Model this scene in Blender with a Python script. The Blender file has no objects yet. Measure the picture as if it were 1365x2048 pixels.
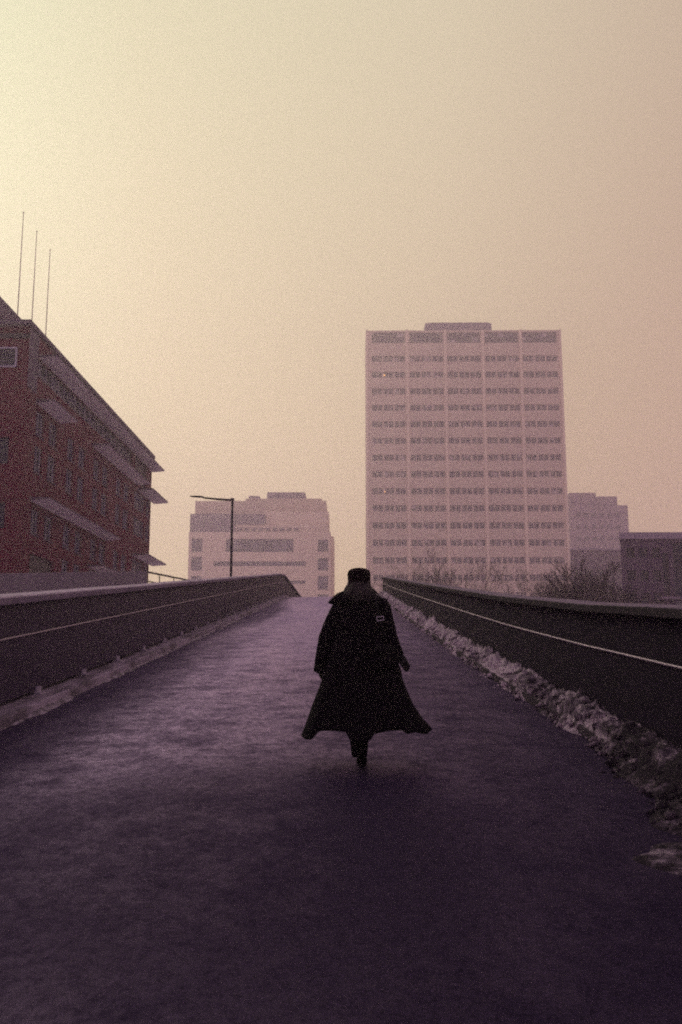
import bpy, bmesh, math, random
from mathutils import Vector, noise, Matrix
random.seed(7)
R = math.radians
scn = bpy.context.scene
COL = scn.collection

# ------------------------------------------------------------------ camera numbers
F = 1900.0                       # focal length in pixels of the 2048 px high frame
PITCH = math.atan(317 / F)
YAW = math.atan(17.5 / F * math.cos(PITCH))
EYE = 1.7
SLOPE = 0.107                    # gradient of the ramp
CREST = 56.5

def road_z(y):
    if y < -4: return SLOPE * -4 + 0.012 * (y + 4)
    a, b = CREST - 2.2, CREST + 2.2
    s2 = 0.008
    if y <= a: return SLOPE * y
    if y >= b:
        return SLOPE * a + (SLOPE + s2) / 2 * (b - a) + s2 * (y - b)
    t = y - a
    return SLOPE * y + (s2 - SLOPE) * t * t / (2 * (b - a))

def lerp_tab(tab, v):
    if v <= tab[0][0]: return tab[0][1]
    for (a, p), (b, q) in zip(tab, tab[1:]):
        if v <= b:
            return p + (q - p) * (v - a) / (b - a)
    return tab[-1][1]

XR_TAB = [(-12, 3.1), (2, 2.84), (7.7, 2.69), (10.3, 2.6), (13.4, 2.48), (20, 2.33), (31.6, 2.15), (50, 2.0), (60, 1.97), (150, 1.97)]
HR_TAB = [(-12, 1.40), (7.7, 1.37), (10.3, 1.30), (15.4, 1.245), (27.8, 1.225), (50, 1.18), (60, 1.16)]
def xr(y): return lerp_tab(XR_TAB, y)
XL = -3.95

# ------------------------------------------------------------------ mesh builder
class MB:
    def __init__(self): self.v = []; self.f = []; self.m = []; self.smooth = []
    def add(self, vs, fs, mi=0, sm=False):
        o = len(self.v); self.v += [tuple(p) for p in vs]
        for f in fs:
            self.f.append([i + o for i in f]); self.m.append(mi); self.smooth.append(sm)
        return self
    def box(self, x0, x1, y0, y1, z0, z1, mi=0):
        vs = [(x0,y0,z0),(x1,y0,z0),(x1,y1,z0),(x0,y1,z0),(x0,y0,z1),(x1,y0,z1),(x1,y1,z1),(x0,y1,z1)]
        return self.add(vs, [(0,3,2,1),(4,5,6,7),(0,1,5,4),(1,2,6,5),(2,3,7,6),(3,0,4,7)], mi)
    def quad(self, a, b, c, d, mi=0): return self.add([a,b,c,d], [(0,1,2,3)], mi)
    def tube(self, pts, radii, n=8, mi=0, caps=True, round_ends=False, sm=True, flat=1.0):
        pts = [Vector(p) for p in pts]
        radii = list(radii) if hasattr(radii, '__len__') else [radii] * len(pts)
        if round_ends:
            d0 = (pts[0] - pts[1]).normalized(); d1 = (pts[-1] - pts[-2]).normalized()
            p0, r0, p1, r1 = pts[0], radii[0], pts[-1], radii[-1]
            pre = [(p0 + d0 * r0 * math.sin(R(a)), r0 * max(.02, math.cos(R(a)))) for a in (88, 60, 30)]
            post = [(p1 + d1 * r1 * math.sin(R(a)), r1 * max(.02, math.cos(R(a)))) for a in (30, 60, 88)]
            pts = [p for p, _ in pre] + pts + [p for p, _ in post]
            radii = [r for _, r in pre] + radii + [r for _, r in post]
        vs = []; prev = None
        for i, p in enumerate(pts):
            t = (pts[min(i + 1, len(pts) - 1)] - pts[max(i - 1, 0)]).normalized()
            if prev is None:
                ref = Vector((0, 0, 1)) if abs(t.z) < .9 else Vector((0, 1, 0))
                u = t.cross(ref).normalized()
            else:
                u = (prev - t * prev.dot(t)).normalized()
            w = t.cross(u); prev = u
            for k in range(n):
                a = 2 * math.pi * k / n
                vs.append(p + (u * math.cos(a) + w * math.sin(a) * flat) * radii[i])
        fs = []
        for i in range(len(pts) - 1):
            for k in range(n):
                k2 = (k + 1) % n
                fs.append((i*n+k, i*n+k2, (i+1)*n+k2, (i+1)*n+k))
        if caps:
            fs.append(tuple(reversed(range(n)))); fs.append(tuple((len(pts)-1)*n + k for k in range(n)))
        return self.add(vs, fs, mi, sm)
    def ellipsoid(self, c, r, nu=24, nv=16, mi=0, fn=None):
        vs = []; fs = []
        c = Vector(c)
        for j in range(nv + 1):
            ph = math.pi * j / nv
            for i in range(nu):
                a = 2 * math.pi * i / nu
                p = Vector((math.sin(ph) * math.cos(a) * r[0], math.sin(ph) * math.sin(a) * r[1], math.cos(ph) * r[2]))
                if fn: p = fn(p)
                vs.append(c + p)
        for j in range(nv):
            for i in range(nu):
                i2 = (i + 1) % nu
                fs.append((j*nu+i, (j+1)*nu+i, (j+1)*nu+i2, j*nu+i2))
        return self.add(vs, fs, mi, True)
    def sweep(self, ys, section, mi=0, closed=True, caps=True, sm=False):
        """section(y) -> list of (x, z); joined along y."""
        n = None; vs = []
        for y in ys:
            s = section(y); n = len(s)
            vs += [(x, y, z) for x, z in s]
        fs = []
        for j in range(len(ys) - 1):
            for k in range(n if closed else n - 1):
                k2 = (k + 1) % n
                fs.append((j*n+k, (j+1)*n+k, (j+1)*n+k2, j*n+k2))
        if caps and closed:
            fs.append(tuple(range(n))); fs.append(tuple(reversed([(len(ys)-1)*n + k for k in range(n)])))
        return self.add(vs, fs, mi, sm)
    def build(self, name, mats, parent=None, origin=None):
        me = bpy.data.meshes.new(name)
        vs = self.v
        if origin is not None: vs = [(x-origin[0], y-origin[1], z-origin[2]) for x, y, z in vs]
        me.from_pydata(vs, [], self.f)
        if not isinstance(mats, (list, tuple)): mats = [mats]
        for m in mats: me.materials.append(m)
        me.polygons.foreach_set('material_index', self.m)
        me.polygons.foreach_set('use_smooth', self.smooth)
        me.update()
        bm = bmesh.new(); bm.from_mesh(me)
        if all(len(e.link_faces) == 2 for e in bm.edges):
            bmesh.ops.recalc_face_normals(bm, faces=bm.faces); bm.to_mesh(me); me.update()
        bm.free()
        o = bpy.data.objects.new(name, me); COL.objects.link(o)
        if parent is not None: o.parent = parent
        if origin is not None and parent is None: o.location = origin
        return o

def prism(mb, poly, z0, z1, mi=0):
    """upright block over a plan outline given counter-clockwise"""
    n = len(poly); vs = [(x, y, z0) for x, y in poly] + [(x, y, z1) for x, y in poly]
    return mb.add(vs, [tuple(reversed(range(n))), tuple(range(n, 2*n))] + [(i, (i+1) % n, n + (i+1) % n, n + i) for i in range(n)], mi)

def tag(o, label=None, cat=None, group=None, kind=None):
    if label: o['label'] = label
    if cat: o['category'] = cat
    if group: o['group'] = group
    if kind: o['kind'] = kind
    return o

def empty(name, loc, label, cat, group=None, rz=0):
    o = bpy.data.objects.new(name, None); COL.objects.link(o)
    o.location = loc; o.rotation_euler = (0, 0, rz); o.empty_display_size = .3
    return tag(o, label, cat, group)

def facade(mb, P, U, N, W, H, holes, depth=.2, mi=0, mi_reveal=None):
    """wall W x H from corner P along U (and up), outward normal N, rectangular openings with reveals"""
    if mi_reveal is None: mi_reveal = mi
    P, U, N = Vector(P), Vector(U), Vector(N); Z = Vector((0, 0, 1))
    us = sorted({0, W} | {h[0] for h in holes} | {h[1] for h in holes})
    zs = sorted({0, H} | {h[2] for h in holes} | {h[3] for h in holes})
    us = [u for u in us if 0 <= u <= W]; zs = [z for z in zs if 0 <= z <= H]
    for a, b in zip(us, us[1:]):
        for c, d in zip(zs, zs[1:]):
            mu, mz = (a + b) / 2, (c + d) / 2
            if any(h[0] < mu < h[1] and h[2] < mz < h[3] for h in holes): continue
            mb.quad(P + U*a + Z*c, P + U*b + Z*c, P + U*b + Z*d, P + U*a + Z*d, mi)
    for a, b, c, d in holes:
        I = -N * depth
        q = [P + U*a + Z*c, P + U*b + Z*c, P + U*b + Z*d, P + U*a + Z*d]
        for s in range(4):
            mb.quad(q[s], q[(s+1) % 4], q[(s+1) % 4] + I, q[s] + I, mi_reveal)

# ------------------------------------------------------------------ materials
def new_mat(name):
    m = bpy.data.materials.new(name); m.use_nodes = True
    nt = m.node_tree; nt.nodes.clear()
    out = nt.nodes.new('ShaderNodeOutputMaterial')
    return m, nt, out

def N(nt, t, **kw):
    n = nt.nodes.new(t)
    for k, v in kw.items(): setattr(n, k, v)
    return n

def noise_fac(nt, scale, detail=4, stretch=(1,1,1), rough=.55, loc=(0,0,0)):
    g = N(nt, 'ShaderNodeNewGeometry')
    mp = N(nt, 'ShaderNodeMapping'); mp.inputs['Scale'].default_value = stretch; mp.inputs['Location'].default_value = loc
    nt.links.new(g.outputs['Position'], mp.inputs['Vector'])
    n = N(nt, 'ShaderNodeTexNoise'); n.inputs['Scale'].default_value = scale
    n.inputs['Detail'].default_value = detail; n.inputs['Roughness'].default_value = rough
    nt.links.new(mp.outputs[0], n.inputs['Vector'])
    return n.outputs['Fac']

def ramp(nt, fac, stops):
    r = N(nt, 'ShaderNodeValToRGB')
    e = r.color_ramp.elements
    while len(e) < len(stops): e.new(.5)
    for el, (p, c) in zip(e, stops):
        el.position = p; el.color = (*c, 1) if len(c) == 3 else c
    nt.links.new(fac, r.inputs['Fac'])
    return r.outputs['Color']

def mat(name, c1, c2=None, scale=3, rough=.7, spec=.4, metal=0, bump=0, bscale=None, stretch=(1,1,1), lo=.35, hi=.65, tint=None, detail=5):
    m, nt, out = new_mat(name)
    p = N(nt, 'ShaderNodeBsdfPrincipled')
    c2 = c2 or tuple(x * .75 for x in c1)
    f = noise_fac(nt, scale, detail, stretch)
    nt.links.new(ramp(nt, f, [(lo, c2), (hi, c1)]), p.inputs['Base Color'])
    p.inputs['Roughness'].default_value = rough
    p.inputs['Specular IOR Level'].default_value = spec
    p.inputs['Metallic'].default_value = metal
    if tint: p.inputs['Specular Tint'].default_value = (*tint, 1)
    if bump:
        b = N(nt, 'ShaderNodeBump'); b.inputs['Strength'].default_value = bump; b.inputs['Distance'].default_value = .05
        nt.links.new(noise_fac(nt, bscale or scale * 4, 6), b.inputs['Height'])
        nt.links.new(b.outputs[0], p.inputs['Normal'])
    nt.links.new(p.outputs[0], out.inputs['Surface'])
    return m

def emit_mat(name, c, s):
    m, nt, out = new_mat(name)
    e = N(nt, 'ShaderNodeEmission'); e.inputs['Color'].default_value = (*c, 1); e.inputs['Strength'].default_value = s
    nt.links.new(e.outputs[0], out.inputs['Surface'])
    return m

LILAC = (.80, .66, .92)

def road_mat():
    """damp asphalt: dark lilac aggregate under a broken film of water"""
    m, nt, out = new_mat('wet asphalt')
    L = nt.links.new
    grain = noise_fac(nt, 55, 6, rough=.75)
    blot = noise_fac(nt, 2.2, 14, (1, 1.0, 1), .82, loc=(3.1, 0.4, 0))
    speck = noise_fac(nt, 16, 8, (1, .7, 1), .8, loc=(1.1, 5.4, 0))
    wide = noise_fac(nt, .42, 3, (1.6, .16, 1), .5, loc=(.7, 2.0, 0))
    base = ramp(nt, grain, [(.32, (.009, .006, .014)), (.70, (.050, .036, .074))])
    geo = N(nt, 'ShaderNodeNewGeometry'); xyz = N(nt, 'ShaderNodeSeparateXYZ'); L(geo.outputs['Position'], xyz.inputs[0])
    di = N(nt, 'ShaderNodeBsdfDiffuse'); L(base, di.inputs['Color'])
    gl = N(nt, 'ShaderNodeBsdfGlossy'); gl.distribution = 'GGX'
    gl.inputs['Color'].default_value = (.465, .35, .585, 1)
    def rng(src, a, b, c, d):
        n = N(nt, 'ShaderNodeMapRange'); n.inputs[1].default_value = a; n.inputs[2].default_value = b
        n.inputs[3].default_value = c; n.inputs[4].default_value = d; L(src, n.inputs[0]); return n.outputs[0]
    def ma(op, x, y, clamp=False):
        n = N(nt, 'ShaderNodeMath', operation=op, use_clamp=clamp)
        for i, v in enumerate((x, y)):
            if isinstance(v, (int, float)): n.inputs[i].default_value = v
            else: L(v, n.inputs[i])
        return n.outputs[0]
    rough = ma('ADD', rng(blot, .40, .60, .58, .40), rng(wide, .35, .65, .07, -.07), True)
    L(rough, gl.inputs['Roughness'])
    b = N(nt, 'ShaderNodeBump'); b.inputs['Strength'].default_value = .5; b.inputs['Distance'].default_value = .012
    L(noise_fac(nt, 38, 5, rough=.7), b.inputs['Height'])
    L(b.outputs[0], gl.inputs['Normal']); L(b.outputs[0], di.inputs['Normal'])
    fr = N(nt, 'ShaderNodeFresnel'); fr.inputs['IOR'].default_value = 1.33
    # the driven lane keeps a film of water, the strip by the snow side and a worn patch are rough and dull, the strip darkened further to paint in wall shade and vignette
    wob = ma('ADD', xyz.outputs['X'], rng(wide, .3, .7, -.7, .7))
    lane = ma('MULTIPLY', rng(wob, -3.5, -2.0, .50, 1.50), rng(wob, -.9, 1.3, 1.0, .36))
    ex = ma('MULTIPLY', ma('ADD', xyz.outputs['X'], .75), .62); ey = ma('MULTIPLY', ma('ADD', xyz.outputs['Y'], -6.1), .50)
    rad = ma('ADD', ma('ADD', ma('MULTIPLY', ex, ex), ma('MULTIPLY', ey, ey)), rng(blot, .3, .7, 1.0, -1.0))
    worn = rng(rad, .50, 1.5, .45, 1.0)
    wet = ma('MULTIPLY', ma('MULTIPLY', rng(blot, .41, .57, .48, 1.08), rng(speck, .40, .60, .52, 1.20)), ma('MULTIPLY', lane, worn))
    fac = ma('MULTIPLY', ma('POWER', fr.outputs[0], 1.25), ma('MULTIPLY', wet, 1.65), True)
    mx = N(nt, 'ShaderNodeMixShader'); L(fac, mx.inputs[0]); L(di.outputs[0], mx.inputs[1]); L(gl.outputs[0], mx.inputs[2])
    L(mx.outputs[0], out.inputs['Surface'])
    return m

def pane_mat(name, dark, pale, cell, share):
    """window glass whose panes differ: some have pale blinds drawn"""
    m, nt, out = new_mat(name); L = nt.links.new
    g = N(nt, 'ShaderNodeNewGeometry')
    sn = N(nt, 'ShaderNodeVectorMath', operation='SNAP'); sn.inputs[1].default_value = cell
    L(g.outputs['Position'], sn.inputs[0])
    w = N(nt, 'ShaderNodeTexWhiteNoise', noise_dimensions='3D'); L(sn.outputs[0], w.inputs['Vector'])
    c = ramp(nt, w.outputs['Value'], [(0, dark), (1 - share, tuple(d * 1.7 for d in dark)), (min(.99, 1 - share + .04), pale)])
    p = N(nt, 'ShaderNodeBsdfPrincipled'); L(c, p.inputs['Base Color'])
    p.inputs['Roughness'].default_value = .25; p.inputs['Specular IOR Level'].default_value = .3
    L(p.outputs[0], out.inputs['Surface'])
    return m

M = {}
M['road'] = road_mat()
M['ground'] = mat('snowy ground', (.80, .74, .80), (.62, .56, .62), .15, .9)
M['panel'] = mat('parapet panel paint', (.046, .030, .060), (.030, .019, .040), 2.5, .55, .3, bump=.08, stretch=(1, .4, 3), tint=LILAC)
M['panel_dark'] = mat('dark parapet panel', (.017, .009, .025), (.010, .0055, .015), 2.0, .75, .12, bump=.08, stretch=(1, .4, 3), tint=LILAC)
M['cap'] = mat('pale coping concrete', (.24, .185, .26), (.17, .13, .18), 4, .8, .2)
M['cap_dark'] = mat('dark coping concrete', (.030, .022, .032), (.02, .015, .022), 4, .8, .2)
M['rail'] = mat('brushed steel rail', (.38, .31, .40), (.32, .26, .34), 6, .38, .5, metal=.7)
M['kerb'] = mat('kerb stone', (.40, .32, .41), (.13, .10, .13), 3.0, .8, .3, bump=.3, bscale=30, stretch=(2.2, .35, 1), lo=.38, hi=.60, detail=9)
M['bracket'] = mat('galvanised bracket', (.42, .36, .44), (.3, .26, .32), 8, .5, .4)
def snow_mat():
    m, nt, out = new_mat('dirty ploughed snow with painted shade'); L = nt.links.new
    f1 = noise_fac(nt, 8, 12, rough=.66); f2 = noise_fac(nt, .9, 4, loc=(4, 1, 2))
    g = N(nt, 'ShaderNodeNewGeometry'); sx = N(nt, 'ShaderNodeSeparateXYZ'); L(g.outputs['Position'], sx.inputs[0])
    r = N(nt, 'ShaderNodeMapRange'); r.inputs[1].default_value = 5; r.inputs[2].default_value = 17; r.inputs[3].default_value = -.075; r.inputs[4].default_value = .10  # darker towards the camera: the wall's shade painted into the snow colour
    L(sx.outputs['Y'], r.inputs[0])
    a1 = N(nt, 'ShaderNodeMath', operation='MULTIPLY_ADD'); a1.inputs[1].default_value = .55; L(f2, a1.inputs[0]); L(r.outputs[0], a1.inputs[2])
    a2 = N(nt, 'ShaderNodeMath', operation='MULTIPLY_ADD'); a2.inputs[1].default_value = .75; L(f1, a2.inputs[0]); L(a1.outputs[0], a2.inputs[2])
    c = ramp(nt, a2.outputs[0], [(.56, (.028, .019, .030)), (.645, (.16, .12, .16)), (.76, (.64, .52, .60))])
    p = N(nt, 'ShaderNodeBsdfPrincipled'); L(c, p.inputs['Base Color']); p.inputs['Roughness'].default_value = .85; p.inputs['Specular IOR Level'].default_value = .2
    b = N(nt, 'ShaderNodeBump'); b.inputs['Strength'].default_value = .8; b.inputs['Distance'].default_value = .04
    L(noise_fac(nt, 30, 7, rough=.65), b.inputs['Height']); L(b.outputs[0], p.inputs['Normal'])
    L(p.outputs[0], out.inputs['Surface'])
    return m
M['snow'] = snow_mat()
M['snowcap'] = mat('thin crusted snow', (.62, .54, .62), (.42, .36, .42), 6, .85, .2)
M['brick'] = mat('dark red brick', (.120, .008, .028), (.062, .005, .016), 1.6, .9, .15, detail=8, stretch=(1, 1, 2.2), lo=.3, hi=.7)
M['brick_trim'] = mat('purple stone trim', (.12, .085, .13), (.08, .055, .085), 2, .85, .2)
M['dark_metal'] = mat('dark painted metal', (.020, .014, .022), None, 4, .5, .3)
M['soffit'] = mat('pale canopy boards', (.86, .76, .86), (.76, .66, .76), 1.2, .8, .2, stretch=(4, 1, 1))
M['frame'] = mat('pale window frame', (.40, .36, .46), None, 5, .6, .3)
M['frame_dim'] = mat('weathered window frame', (.30, .27, .36), None, 5, .6, .3)
M['glass'] = pane_mat('office window glass', (.005, .006, .020), (.09, .085, .14), (.9, .9, 1.3), .2)
M['mast'] = mat('flagpole metal', (.34, .20, .26), None, 5, .5, .3)
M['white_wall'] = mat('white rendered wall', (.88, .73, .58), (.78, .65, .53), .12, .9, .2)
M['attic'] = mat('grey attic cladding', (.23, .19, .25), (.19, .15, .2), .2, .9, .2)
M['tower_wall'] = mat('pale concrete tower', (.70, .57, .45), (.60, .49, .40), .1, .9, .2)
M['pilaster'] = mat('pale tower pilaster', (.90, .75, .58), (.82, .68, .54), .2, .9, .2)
M['tower_glass'] = pane_mat('tower window glass', (.012, .012, .032), (.40, .34, .36), (1.76, 50, 1.2), .11)
M['far_glass'] = pane_mat('far window glass', (.03, .03, .07), (.12, .11, .18), (2.3, 50, 1.6), .3)
M['lit'] = emit_mat('lit office lamp', (1, .45, .12), 1.6)
M['grey_block'] = mat('grey block render', (.34, .28, .35), (.28, .23, .29), .1, .9, .2)
M['dark_block'] = mat('dark block cladding', (.100, .066, .112), (.066, .044, .076), .4, .9, .15, stretch=(1, 1, 3))
M['slush'] = mat('grey slush', (.40, .33, .41), (.10, .075, .10), 6, .7, .3, bump=.5, bscale=30, lo=.38, hi=.62, detail=8)
M['louvre'] = mat('dull louvre metal', (.10, .09, .14), None, 5, .6, .3)
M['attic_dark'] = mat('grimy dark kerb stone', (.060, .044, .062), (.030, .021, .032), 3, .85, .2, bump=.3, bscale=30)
M['bark'] = mat('bare winter bark', (.028, .018, .028), None, 3, .95, .1)
M['wool'] = mat('black wool', (.0075, .0052, .0085), (.0045, .003, .005), 60, .95, .08, bump=.15, bscale=180)
M['hat'] = mat('dark felt hat', (.012, .0045, .0065), (.007, .003, .005), 80, .95, .1, bump=.3, bscale=220)
M['hair'] = mat('dark brown hair', (.035, .018, .022), (.010, .006, .008), 40, .5, .4, stretch=(3, 3, .4))
M['leather'] = mat('black leather', (.006, .0045, .007), None, 50, .7, .10)
M['buckle'] = mat('pale metal buckle', (.6, .54, .62), None, 20, .45, .5, metal=.2)

def body_mat():
    m, nt, out = new_mat('skin and dark clothes'); L = nt.links.new
    tc = N(nt, 'ShaderNodeTexCoord'); sx = N(nt, 'ShaderNodeSeparateXYZ'); L(tc.outputs['Object'], sx.inputs[0])
    gt = N(nt, 'ShaderNodeMath', operation='GREATER_THAN'); gt.inputs[1].default_value = 1.36; L(sx.outputs['Z'], gt.inputs[0])
    mx = N(nt, 'ShaderNodeMix', data_type='RGBA'); L(gt.outputs[0], mx.inputs[0])
    mx.inputs[6].default_value = (.008, .006, .009, 1); mx.inputs[7].default_value = (.35, .21, .17, 1)
    p = N(nt, 'ShaderNodeBsdfPrincipled'); L(mx.outputs[2], p.inputs['Base Color']); p.inputs['Roughness'].default_value = .7
    L(p.outputs[0], out.inputs['Surface'])
    return m
M['body'] = body_mat()

# ------------------------------------------------------------------ setting: ground, road, kerbs
g = MB(); g.quad((-700, -700, -.9), (700, -700, -.9), (700, 700, -.9), (-700, 700, -.9))
tag(g.build('ground', M['ground']), kind='structure')

YS = [-16, -10, -4, -2] + [i * 1.5 for i in range(0, 36)] + [54.2 + .4 * i for i in range(12)] + [60, 70, 85, 105, 140]
YS = sorted(set(YS))
rd = MB()
rd.sweep(YS, lambda y: [(XL - .35, road_z(y) - .9), (XL - .35, road_z(y) - .02), (XL + .20, road_z(y) - .02), (-3.2, road_z(y) + .005), (-.6, road_z(y) + .03), (xr(y) - .25, road_z(y) + .003),
                         (xr(y) + .3, road_z(y)), (xr(y) + .3, road_z(y) - .9)], sm=False)
tag(rd.build('road', M['road']), kind='structure')
emb = MB()
emb.sweep([y for y in YS if y > -3], lambda y: [(XL - .30, -1.2), (XL - .30, road_z(y) - .91), (xr(y) + .25, road_z(y) - .91), (xr(y) + .25, -1.2)])
tag(emb.build('embankment', M['attic']), kind='structure')

KY = [y for y in YS if y <= 58]
kb = MB()
def kerb_sec(y):
    z = road_z(y)
    return [(XL - .10, z - .03), (XL - .10, z + .11), (XL + .24, z + .105), (XL + .27, z + .09), (XL + .29, z - .03)]
kb.sweep(KY, kerb_sec)
tag(kb.build('kerb', M['kerb']), kind='structure')
kr = MB()
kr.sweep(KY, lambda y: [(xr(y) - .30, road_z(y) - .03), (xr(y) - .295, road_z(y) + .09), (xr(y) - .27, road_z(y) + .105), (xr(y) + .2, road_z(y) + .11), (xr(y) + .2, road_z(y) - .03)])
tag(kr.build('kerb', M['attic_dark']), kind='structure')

# ------------------------------------------------------------------ parapets
def parapet(name, label, side, xf, hf, pm, cm, y0, y1, yend_level=None, brackets=False):
    root = empty(name, (0, 0, 0), label, 'parapet')
    ys = sorted({y for y in YS if y0 < y < y1} | {y0, y1})
    s = side                       # direction towards the road: +1 for the left parapet
    gap = .16 if brackets else .10
    p = MB()                       # lower panel leans a little, upper panel set back
    p.sweep(ys, lambda y: [(xf(y) - s*.14, road_z(y) + gap), (xf(y) - s*.14, road_z(y) + hf(y) - .05), (xf(y) - s*.03, road_z(y) + hf(y) - .05),
                           (xf(y) - s*.03, road_z(y) + hf(y)*.655), (xf(y), road_z(y) + hf(y)*.65), (xf(y) + s*.0, road_z(y) + gap)])
    p.build('panel', pm, root)
    c = MB()
    c.sweep(ys, lambda y: [(xf(y) - s*.20, road_z(y) + hf(y) - .078), (xf(y) + s*.085, road_z(y) + hf(y) - .078), (xf(y) + s*.09, road_z(y) + hf(y) - .07),
                           (xf(y) + s*.09, road_z(y) + hf(y) - .008), (xf(y) + s*.08, road_z(y) + hf(y)), (xf(y) - s*.20, road_z(y) + hf(y) + .01)])
    c.build('coping', cm, root)
    sc = MB()                      # thin crust of snow lying on the coping
    def crust(y):
        t = (.010 if side > 0 else .004) + (.012 if side > 0 else .006) * (noise.noise(Vector((y * .25, 3.1, side))) + .4)
        return [(xf(y) - s*.18, road_z(y) + hf(y) + .009), (xf(y) + s*.082, road_z(y) + hf(y) + .001), (xf(y) + s*.078, road_z(y) + hf(y) + max(.006, t)),
                (xf(y) - s*.17, road_z(y) + hf(y) + .016 + max(.003, t))]
    yy = []
    for a, b in zip(ys, ys[1:]):
        k = max(1, int((b - a) / .5)); yy += [a + (b - a) * i / k for i in range(k)]
    sc.sweep(yy + [ys[-1]], crust)
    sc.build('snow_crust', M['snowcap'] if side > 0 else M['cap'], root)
    r = MB()
    r.sweep(ys, lambda y: [(xf(y) + s*.001, road_z(y) + hf(y)*.65 + a) for a in (-.014,)] +
            [(xf(y) + s*(.012 + .014*math.sin(t)), road_z(y) + hf(y)*.65 - .014*math.cos(t)) for t in (.5, 1.1, 1.6, 2.2, 2.7)] +
            [(xf(y) + s*.001, road_z(y) + hf(y)*.65 + .014)], sm=True)
    r.build('rail', M['rail'], root)
    if brackets:
        tp = MB()
        tp.sweep(ys, lambda y: [(xf(y) - s*.13, road_z(y) + .10), (xf(y) - s*.13, road_z(y) + gap - .002), (xf(y) - s*.06, road_z(y) + gap - .002), (xf(y) - s*.06, road_z(y) + .10)])
        tp.build('toe_plate', M['dark_metal'], root)
        y = 6.05
        while y < y1 - .5:
            b = MB(); z = road_z(y)
            b.box(xf(y) - s*.10, xf(y) + s*.02, y - .09, y + .09, z + .10, z + .20)
            b.box(xf(y) + s*.0, xf(y) + s*.07, y - .11, y + .11, z + .10, z + .125)
            b.build('bracket', M['bracket'], root)
            y += 2.05
    return root
parapet('parapet', 'long grey panel parapet on brackets with pale coping, on the lamp side of the ramp', 1, lambda y: XL, lambda y: 1.36 if y < 54 else 1.34, M['panel'], M['cap'], -12, 128, brackets=True)
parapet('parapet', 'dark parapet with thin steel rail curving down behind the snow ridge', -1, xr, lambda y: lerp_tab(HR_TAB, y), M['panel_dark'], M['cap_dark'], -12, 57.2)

# parallel ramp wall and its railing beyond the left parapet
pw = MB()
pw.sweep([4, 20, 40, 56], lambda y: [(-12.5, -1), (-12.5, SLOPE*y - .19 + EYE), (-12.0, SLOPE*y - .19 + EYE), (-12.0, -1)])
tag(pw.build('concrete_wall', M['attic']), 'plain grey concrete ramp wall between the near parapet and the brick building', 'wall')
rl = empty('railing', (-12.2, 56, 0), 'thin metal railing on the skyline between the brick building and the street lamp', 'railing')
zt = lambda y: SLOPE*56 - .19 + EYE + .045*(y-56)
a = MB(); a.tube([(0, 0, zt(56) + .0), (1.0, 14, zt(70)), (4.6, 30, zt(84) + .2)], .06, 6); a.build('rail', M['dark_metal'], rl)
b = MB(); b.tube([(0, 0, zt(56) - .55), (1.0, 14, zt(70) - .6), (4.6, 30, zt(84) - .45)], .04, 6); b.build('rail', M['dark_metal'], rl)
for k in range(9):
    t = k / 8; x = 1.0 * min(1, t*2) + 3.6 * max(0, t*2 - 1); y = 14 * min(1, t*2) + 16 * max(0, t*2 - 1)
    q = MB(); q.tube([(x, y, -.9), (x, y, zt(56 + y) + .1 * max(0, t*2-1))], .035, 5); q.build('post', M['dark_metal'], rl)

# ------------------------------------------------------------------ street lamp
lp = empty('street_lamp', (-5.64, 45, -.9), 'slim dark street lamp with one bent arm rising behind the parapet', 'street lamp')
T = 8.12 + EYE + .9
q = MB(); q.tube([(0, 0, 0), (0, 0, 1.2), (0, 0, 1.25), (0, 0, T)], [.11, .11, .075, .055], 12); q.box(-.08, .08, -.08, .08, T - .05, T + .06); q.build('pole', M['dark_metal'], lp)
q = MB(); q.tube([(0, 0, T - .02), (-.7, 0, T + .02), (-1.38, 0, T + .09), (-1.46, 0, T + .14)], [.055, .05, .042, .045], 10); q.build('arm', M['dark_metal'], lp)
q = MB()
vs = []; prof = [(-1.40, .035, .03), (-1.5, .08, .05), (-1.75, .10, .045), (-1.98, .085, .03), (-2.06, .05, .015)]
for x, w, h in prof:
    z = T + .13 + (-1.4 - x) * .05
    vs += [(x, -w, z), (x, -w*.6, z + h), (x, w*.6, z + h), (x, w, z), (x, w*.7, z - h*.7), (x, -w*.7, z - h*.7)]
fs = [(i*6+k, i*6+(k+1) % 6, (i+1)*6+(k+1) % 6, (i+1)*6+k) for i in range(4) for k in range(6)] + [tuple(reversed(range(6))), tuple(24+k for k in range(6))]
q.add(vs, fs); q.build('luminaire', M['dark_metal'], lp)

# ------------------------------------------------------------------ brick building
BX = -24.0
bb = empty('brick_building', (BX, 68, -.9), 'dark red brick building with paired windows and pale canopies', 'building')
O = Vector((BX, 68, -.9))
def bz(z): return z + EYE + .9        # height relative to the eye -> height above the building's base
def L_(mb): # world-built mesh to local
    return dict(origin=tuple(O))
cols = [(70.4, 72.3), (73.6, 75.7), (78.6, 80.6), (82.0, 84.1), (87.0, 89.1), (90.2, 92.4), (95.7, 97.8), (99.0, 101.4)]
rows = [(17.85, 19.75), (14.95, 17.0), (10.2, 12.1), (7.3, 9.2)]
YN, YF, TOP = 68.0, 112.8, 25.55
holes = []; wins = []
for r_, (z0, z1) in enumerate(rows):
    for c_, (y0, y1) in enumerate(cols):
        if r_ == 3 and c_ < 2: continue
        h = (y0 - YN, y1 - YN, bz(z0), bz(z1)); holes.append(h); wins.append((y0, y1, z0, z1, 2))
holes.append((70.6 - YN, 76.6 - YN, bz(5.5), bz(8.7)))         # dark gateway
ribbon = (70.3, 102.3, 22.35, 23.75); holes.append((ribbon[0]-YN, ribbon[1]-YN, bz(ribbon[2]), bz(ribbon[3])))
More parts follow.
